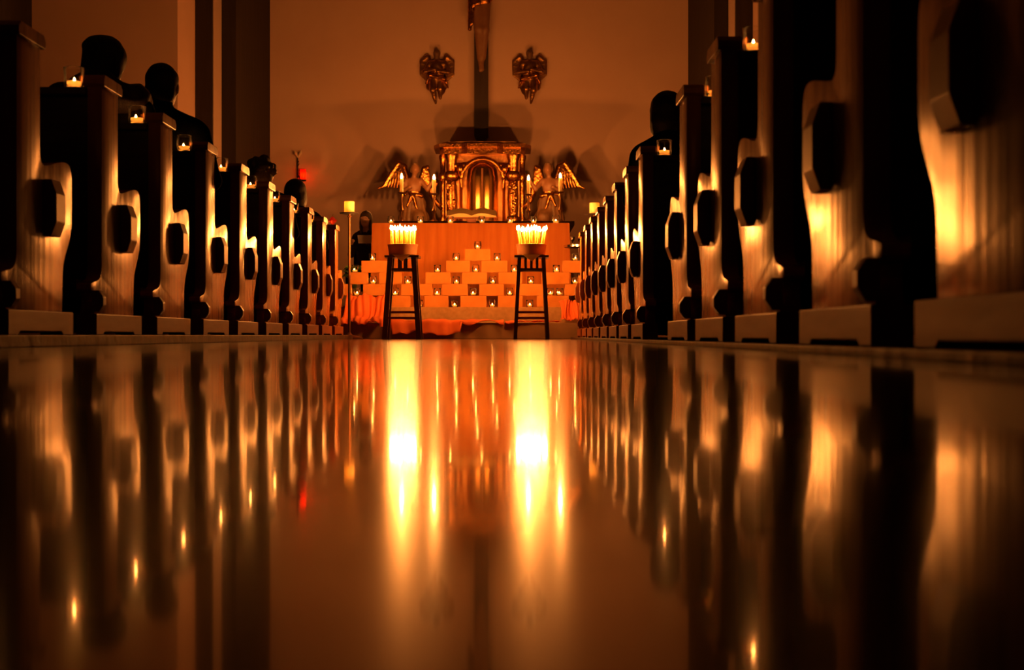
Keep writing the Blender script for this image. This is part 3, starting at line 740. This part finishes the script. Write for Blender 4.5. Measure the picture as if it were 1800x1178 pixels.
# ================================================================== sanctuary lamp
DLm = DB-.16
t = empty('sanctuary_lamp', (XX(527, DLm), DLm, ZZ(317, DLm))); tag(t, 'red glowing sanctuary lamp on an iron wall bracket', 'lamp')
bm = bmesh.new(); ub = DLm/F
tube(bm, [(-.055, .14, .05), (-.055, .14, .36)], .010)
tube(bm, [(-.055, .14, .0), (.05, .0, -.01), (.09, -.0, -.005)], .009)
tube(bm, [(-.055, .13, .28), (-.03, .08, .30), (-.02, .05, .25), (-.045, .08, .22), (-.055, .12, .24)], .006)
tube(bm, [(-.055, .14, .05), (-.03, .08, .08), (.0, .03, .02)], .006)
obj('bracket', bm, 'iron', t, smooth=0.7)
obj('lamp_glass', lathe([(.034, .0), (.038, .01), (.042, .09), (.044, .165), (.041, .165), (.038, .09), (.034, .012), (0, .010), (0, 0), (.034, 0)], 20, c=(.05, 0, .0)), 'red_glass', t, smooth=0.8)
obj('holder', lathe([(0, -.02), (.02, -.018), (.046, .0), (.046, .01), (.036, .002), (0, -.004)], 20, c=(.05, 0, .0)), 'iron', t, smooth=0.8)
obj('flame', flame_bm(.06, .013, .05), 'flame_red', t, smooth=True).location = (.05, 0, 0)
for s in (-1, 1):
    o = obj('leaf', sdf_mesh('leaf', [cap_((0, 0, 0), (s*.035, -.02, .06), .010, .024), cap_((s*.035, -.02, .06), (s*.05, -.03, .10), .024, .006)], .006, .008, ['relief_pale']), None, t); o.location = (-.045, .13, .36)

# ================================================================== people
def seated(name, loc, rz, label, coat, hairm, hair='short', bow=0.0, scale=1.0, shoulders=1.0, hands='lap', group=None, h=.012, ts=1.0):
    t = empty(name, loc, rz); t.scale = (scale,)*3
    tag(t, label, 'person', group)
    hx, hy, hz_ = 0, .02+.55*bow, 1.36-.16*bow
    hd = Vector((hx, hy, hz_)); tilt = Matrix.Rotation(-bow, 4, 'X')
    def hp(p): return tuple(hd+tilt @ Vector(p))
    w = shoulders
    P = [ell_((0, -.01, .62), (.175, .135, .14)), ell_((0, -.03, .80), (.15*w, .11, .16)), ell_((0, -.035, .98), (.185*w, .12, .19)),
         cap_((-.155*w, -.035, 1.10), (.155*w, -.035, 1.10), .072, .072),
         cap_((0, -.035, 1.14), (0, -.03, 1.215), .085, .068), cap_((-.17*w, -.035, 1.115), (0, -.03, 1.20), .060, .062), cap_((.17*w, -.035, 1.115), (0, -.03, 1.20), .060, .062),
         cap_((0, -.03, 1.12), hp((0, -.02, -.08)), .062, .056, 1), ell_(hp((0, 0, 0)), (.076, .095, .115), 1), ell_(hp((0, .035, -.06)), (.055, .06, .055), 1),
         cap_(hp((0, .09, .005)), hp((0, .112, -.025)), .010, .014, 1), cap_(hp((-.022, .093, -.06)), hp((.022, .093, -.06)), .008, .008, 1),
         cap_(hp((-.045, .083, .022)), hp((.045, .083, .022)), .010, .010, 1)]
    for s in (-1, 1):
        P += [ell_(hp((s*.078, -.005, -.01)), (.012, .022, .032), 1),
              cap_((s*.20*w, -.035, 1.09), (s*.25*w, .03, .84), .058, .048)]
        if hands == 'lap': wr = (s*.085, .27, .70); k = (s*.02, .33, .68)
        else: wr = (s*.13, .30, .98); k = (s*.10, .36, 1.01)
        P += [cap_((s*.25*w, .03, .84), wr, .046, .032), cap_(wr, k, .026, .022, 1)]
        kd = (Vector(k)-Vector(wr)).normalized(); side = kd.cross(Vector((0, 0, 1))).normalized()
        for i, ln in enumerate((.055, .065, .060, .048)):
            b = Vector(k)+side*(-.021+.014*i); m1 = b+kd*ln*.6; e = m1+(kd*.5+Vector((0, 0, -.8))).normalized()*ln*.5
            P += [cap_(tuple(b), tuple(m1), .0085, .008, 1), cap_(tuple(m1), tuple(e), .008, .007, 1)]
        tb_ = Vector(wr)*.5+Vector(k)*.5; P.append(cap_(tuple(tb_), tuple(tb_+kd*.04+side*(-s*.038)+Vector((0, 0, .01))), .011, .009, 1))
        P += [cap_((s*.10, .02, .572), (s*.115, .43, .565), .088, .062, 2), cap_((s*.115, .43, .55), (s*.115, .45, .10), .056, .040, 2), cap_((s*.115, .44, .045), (s*.12, .60, .04), .042, .034, 3)]
    def zc(q): return (q[0], q[1], .48+(q[2]-.48)*ts if q[2] > .48 else q[2])
    P = [(p[0], zc(p[1]), zc(p[2]))+p[3:] if p[0] == 'c' else (p[0], zc(p[1]))+p[2:] for p in P]
    obj('body', sdf_mesh('body', P, h, .022, [coat, 'skin', 'coat_black', 'leather']), None, t)
    hc0 = zc(hp((0, 0, 0)))[2]-hp((0, 0, 0))[2]
    def hq(*a): q = hp(a[0]); return ell_((q[0], q[1], q[2]+hc0), a[1])
    if hair == 'short': Hh = [hq((0, -.012, .033), (.088, .100, .094)), hq((0, -.045, -.03), (.080, .064, .085))]
    elif hair == 'bob': Hh = [hq((0, -.015, .035), (.100, .110, .105)), hq((0, -.05, -.05), (.098, .075, .10)), hq((-.07, -.01, -.05), (.035, .06, .09)), hq((.07, -.01, -.05), (.035, .06, .09))]
    elif hair == 'curly':
        rr = random.Random(11); Hh = [hq((0, -.015, .03), (.096, .105, .10)), hq((0, -.05, -.04), (.09, .07, .085))]
        for i in range(26):
            a, b = rr.uniform(0, 6.28), rr.uniform(-.5, 1.4)
            Hh.append(hq((.098*math.cos(a)*math.cos(b), -.03+.09*math.sin(a)*math.cos(b)*(1 if math.sin(a) < .2 else .4), .03+.1*math.sin(b)), (.026, .026, .024)))
    elif hair == 'long': Hh = [hq((0, -.015, .035), (.090, .103, .098)), hq((-.075, -.01, -.08), (.028, .05, .14)), hq((.075, -.01, -.08), (.028, .05, .14)), hq((0, -.065, -.09), (.085, .05, .15))]
    elif hair == 'bun': Hh = [hq((0, -.015, .03), (.102, .108, .108)), hq((0, -.06, -.035), (.095, .075, .10)), hq((-.035, -.02, .085), (.065, .07, .045))]
    obj('hair', sdf_mesh('hair', Hh, .010, .02, [hairm], nz=.003), None, t)
    return t
seated('person', (XX(178, 6.37), 6.38, CH), 0, 'person in a dark fur-collared coat with full dark hair, nearest seated figure on the left', 'coat_black', 'hair_black', 'bun', .06, 1.0, 1.0, ts=.91)
fc = [ell_((0, -.06, 1.085), (.235, .115, .10)), ell_((-.17, -.03, 1.10), (.07, .08, .085)), ell_((.17, -.03, 1.09), (.07, .08, .08)), ell_((0, -.11, 1.13), (.13, .07, .09))]
pA = [o for o in COL.objects if o.name == 'person'][0]
obj('fur_collar', sdf_mesh('fur_collar', fc, .012, .02, ['hair_black'], nz=.008), None, pA)
seated('person', (XX(284, 7.3), 7.30, CH), 0, 'short-haired person in a dark jacket seated beside the fourth left pew end', 'coat_navy', 'hair_black', 'short', .0, 1.0, 1.06, ts=.965)
seated('person', (XX(461, 10.05), 10.02, CH), 0, 'person with rounded brown hair in the middle of the left row', 'coat_black', 'hair_brown', 'curly', .0, .95, .95, ts=.86)
seated('person', (XX(521, 11.85), 11.78, CH), 0, 'dark-haired person below the red sanctuary lamp in the left row', 'coat_navy', 'hair_black', 'bob', .0, .95, 1.0, ts=.91)
seated('person', (XX(1174, 8.12), 8.15, .016), 0, 'person with full dark hair seated alone in the right row', 'coat_black', 'hair_black', 'bob', .0, 1.0, .86, ts=.98)
wm = seated('person', (XX(645, 16.6), 16.6, .33), PI-.25, 'long-haired person in black reading a sheet left of the altar', 'coat_brown', 'hair_brown', 'long', .05, .82, .95, 'hold')
ct = empty('chair', (XX(645, 16.6), 16.65, .33)); tag(ct, 'plain dark wooden chair under the person left of the altar', 'chair')
obj('seat', bx(-.2, .2, -.2, .2, .36, .385, bev=.005), 'stool_dark', ct)
for sx in (-1, 1):
    for sy in (-1, 1): obj('leg', bx(sx*.18-.016, sx*.18+.016, sy*.18-.016, sy*.18+.016, 0, .36), 'stool_dark', ct)
obj('backrest', bx(-.19, .19, .2, .22, .5, .78, bev=.005), 'stool_dark', ct)
for sx in (-1, 1): obj('back_post', bx(sx*.17-.014, sx*.17+.014, .2, .225, .36, .78), 'stool_dark', ct)
sh = obj('sheet', bx(-.10, .10, -.001, .001, -.002, .14), 'paper'); sh.location = (XX(645, 16.25), 16.24, .33+.80); sh.rotation_euler = (.9, 0, 0)
tag(sh, 'white sheet held by the person left of the altar', 'paper')

# ================================================================== small things
ln = empty('paper_ornament', (XX(600, 12.45), 12.45, CH+1.0)); tag(ln, 'small red folded paper ornament on the last left pew', 'ornament')
ob = bmesh.new(); r_ = .042
vs = [ob.verts.new(p) for p in ((0, 0, 0), (r_, 0, r_), (0, r_, r_), (-r_, 0, r_), (0, -r_, r_), (0, 0, 2*r_))]
for i in range(4):
    ob.faces.new([vs[0], vs[1+(i+1) % 4], vs[1+i]]); ob.faces.new([vs[5], vs[1+i], vs[1+(i+1) % 4]])
obj('paper_body', ob, 'red_paper', ln)
obj('string', tube(bmesh.new(), [(0, 0, 2*r_-.004), (.004, 0, 2*r_+.02)], .0012, 5), 'iron', ln)
ln.location.x = XL-.035

pt = empty('potted_plant', (XX(624, 14.62), 14.62, .33)); tag(pt, 'leafy green pot plant behind the left end of the block wall', 'plant')
obj('pot', lathe([(0, 0), (.07, 0), (.095, .16), (.10, .17), (.09, .17), (.085, .15), (0, .15)], 24), 'bowl_clay', pt, smooth=0.7)
obj('soil', lathe([(.086, .151), (0, .155)], 20), 'soil', pt)
rr = random.Random(9)
st = bmesh.new(); LP = []
for i in range(9):
    a = rr.uniform(0, 6.28); e = Vector((.13*math.cos(a)*rr.uniform(.4, 1), .10*math.sin(a), rr.uniform(.33, .46)))
    tube(st, [(0, 0, .15), tuple(e*.55+Vector((0, 0, .09))), tuple(e)], .003, 5); LP.append(e); LP.append(e*.8+Vector((0, 0, .03)))
obj('stem', st, 'leaf', pt)
lm = bmesh.new(); pv = [(0, 0, 0), (.022, .03, .008), (.018, .06, .004), (0, .085, -.008), (-.018, .06, .004), (-.022, .03, .008), (0, .04, -.003)]
vs = [lm.verts.new(p) for p in pv]
for i in range(5): lm.faces.new([vs[i], vs[i+1], vs[6]])
lm.faces.new([vs[5], vs[0], vs[6]])
lme = to_me('leaf', lm, 'leaf')
for e in LP:
    for k in range(2):
        o = bpy.data.objects.new('leaf', lme); COL.objects.link(o); o.parent = pt; o.location = e
        o.rotation_euler = (rr.uniform(-.6, .6), rr.uniform(-.5, .5), rr.uniform(0, 6.28))

tt = empty('side_table', (XX(1018, 14.82), 14.82, .33)); tag(tt, 'small dark side table with a steel rim right of the altar', 'table')
tz = ZZ(432, 14.82)-.33
obj('table_top', lathe([(0, tz-.02), (.16, tz-.02), (.16, tz-.002), (0, tz-.002)], 28), 'stool_dark', tt)
obj('rim', lathe([(.16, tz-.018), (.168, tz-.018), (.168, tz+.004), (.16, tz+.004), (.16, tz-.018)], 32), 'steel', tt, smooth=0.8)
obj('column', lathe([(0, .02), (.02, .02), (.018, tz-.02), (0, tz-.02)], 12), 'stool_dark', tt, smooth=0.8)
obj('foot', lathe([(0, 0), (.15, 0), (.15, .01), (.03, .03), (0, .03)], 24), 'stool_dark', tt, smooth=0.8)
for px, n in ((1006, 'left'), (1019, 'right')):
    o = obj('cup', lathe([(0, 0), (.022, 0), (.024, .004), (.006, .012), (.006, .04), (.024, .06), (.030, .095), (.028, .095), (.022, .062), (0, .05)], 20), 'steel', smooth=0.9)
    o.location = (XX(px, 14.80), 14.80, .33+tz-.001); tag(o, 'small silver cup, %s of the two on the dark side table' % n, 'cup', 'silver cups on the side table')
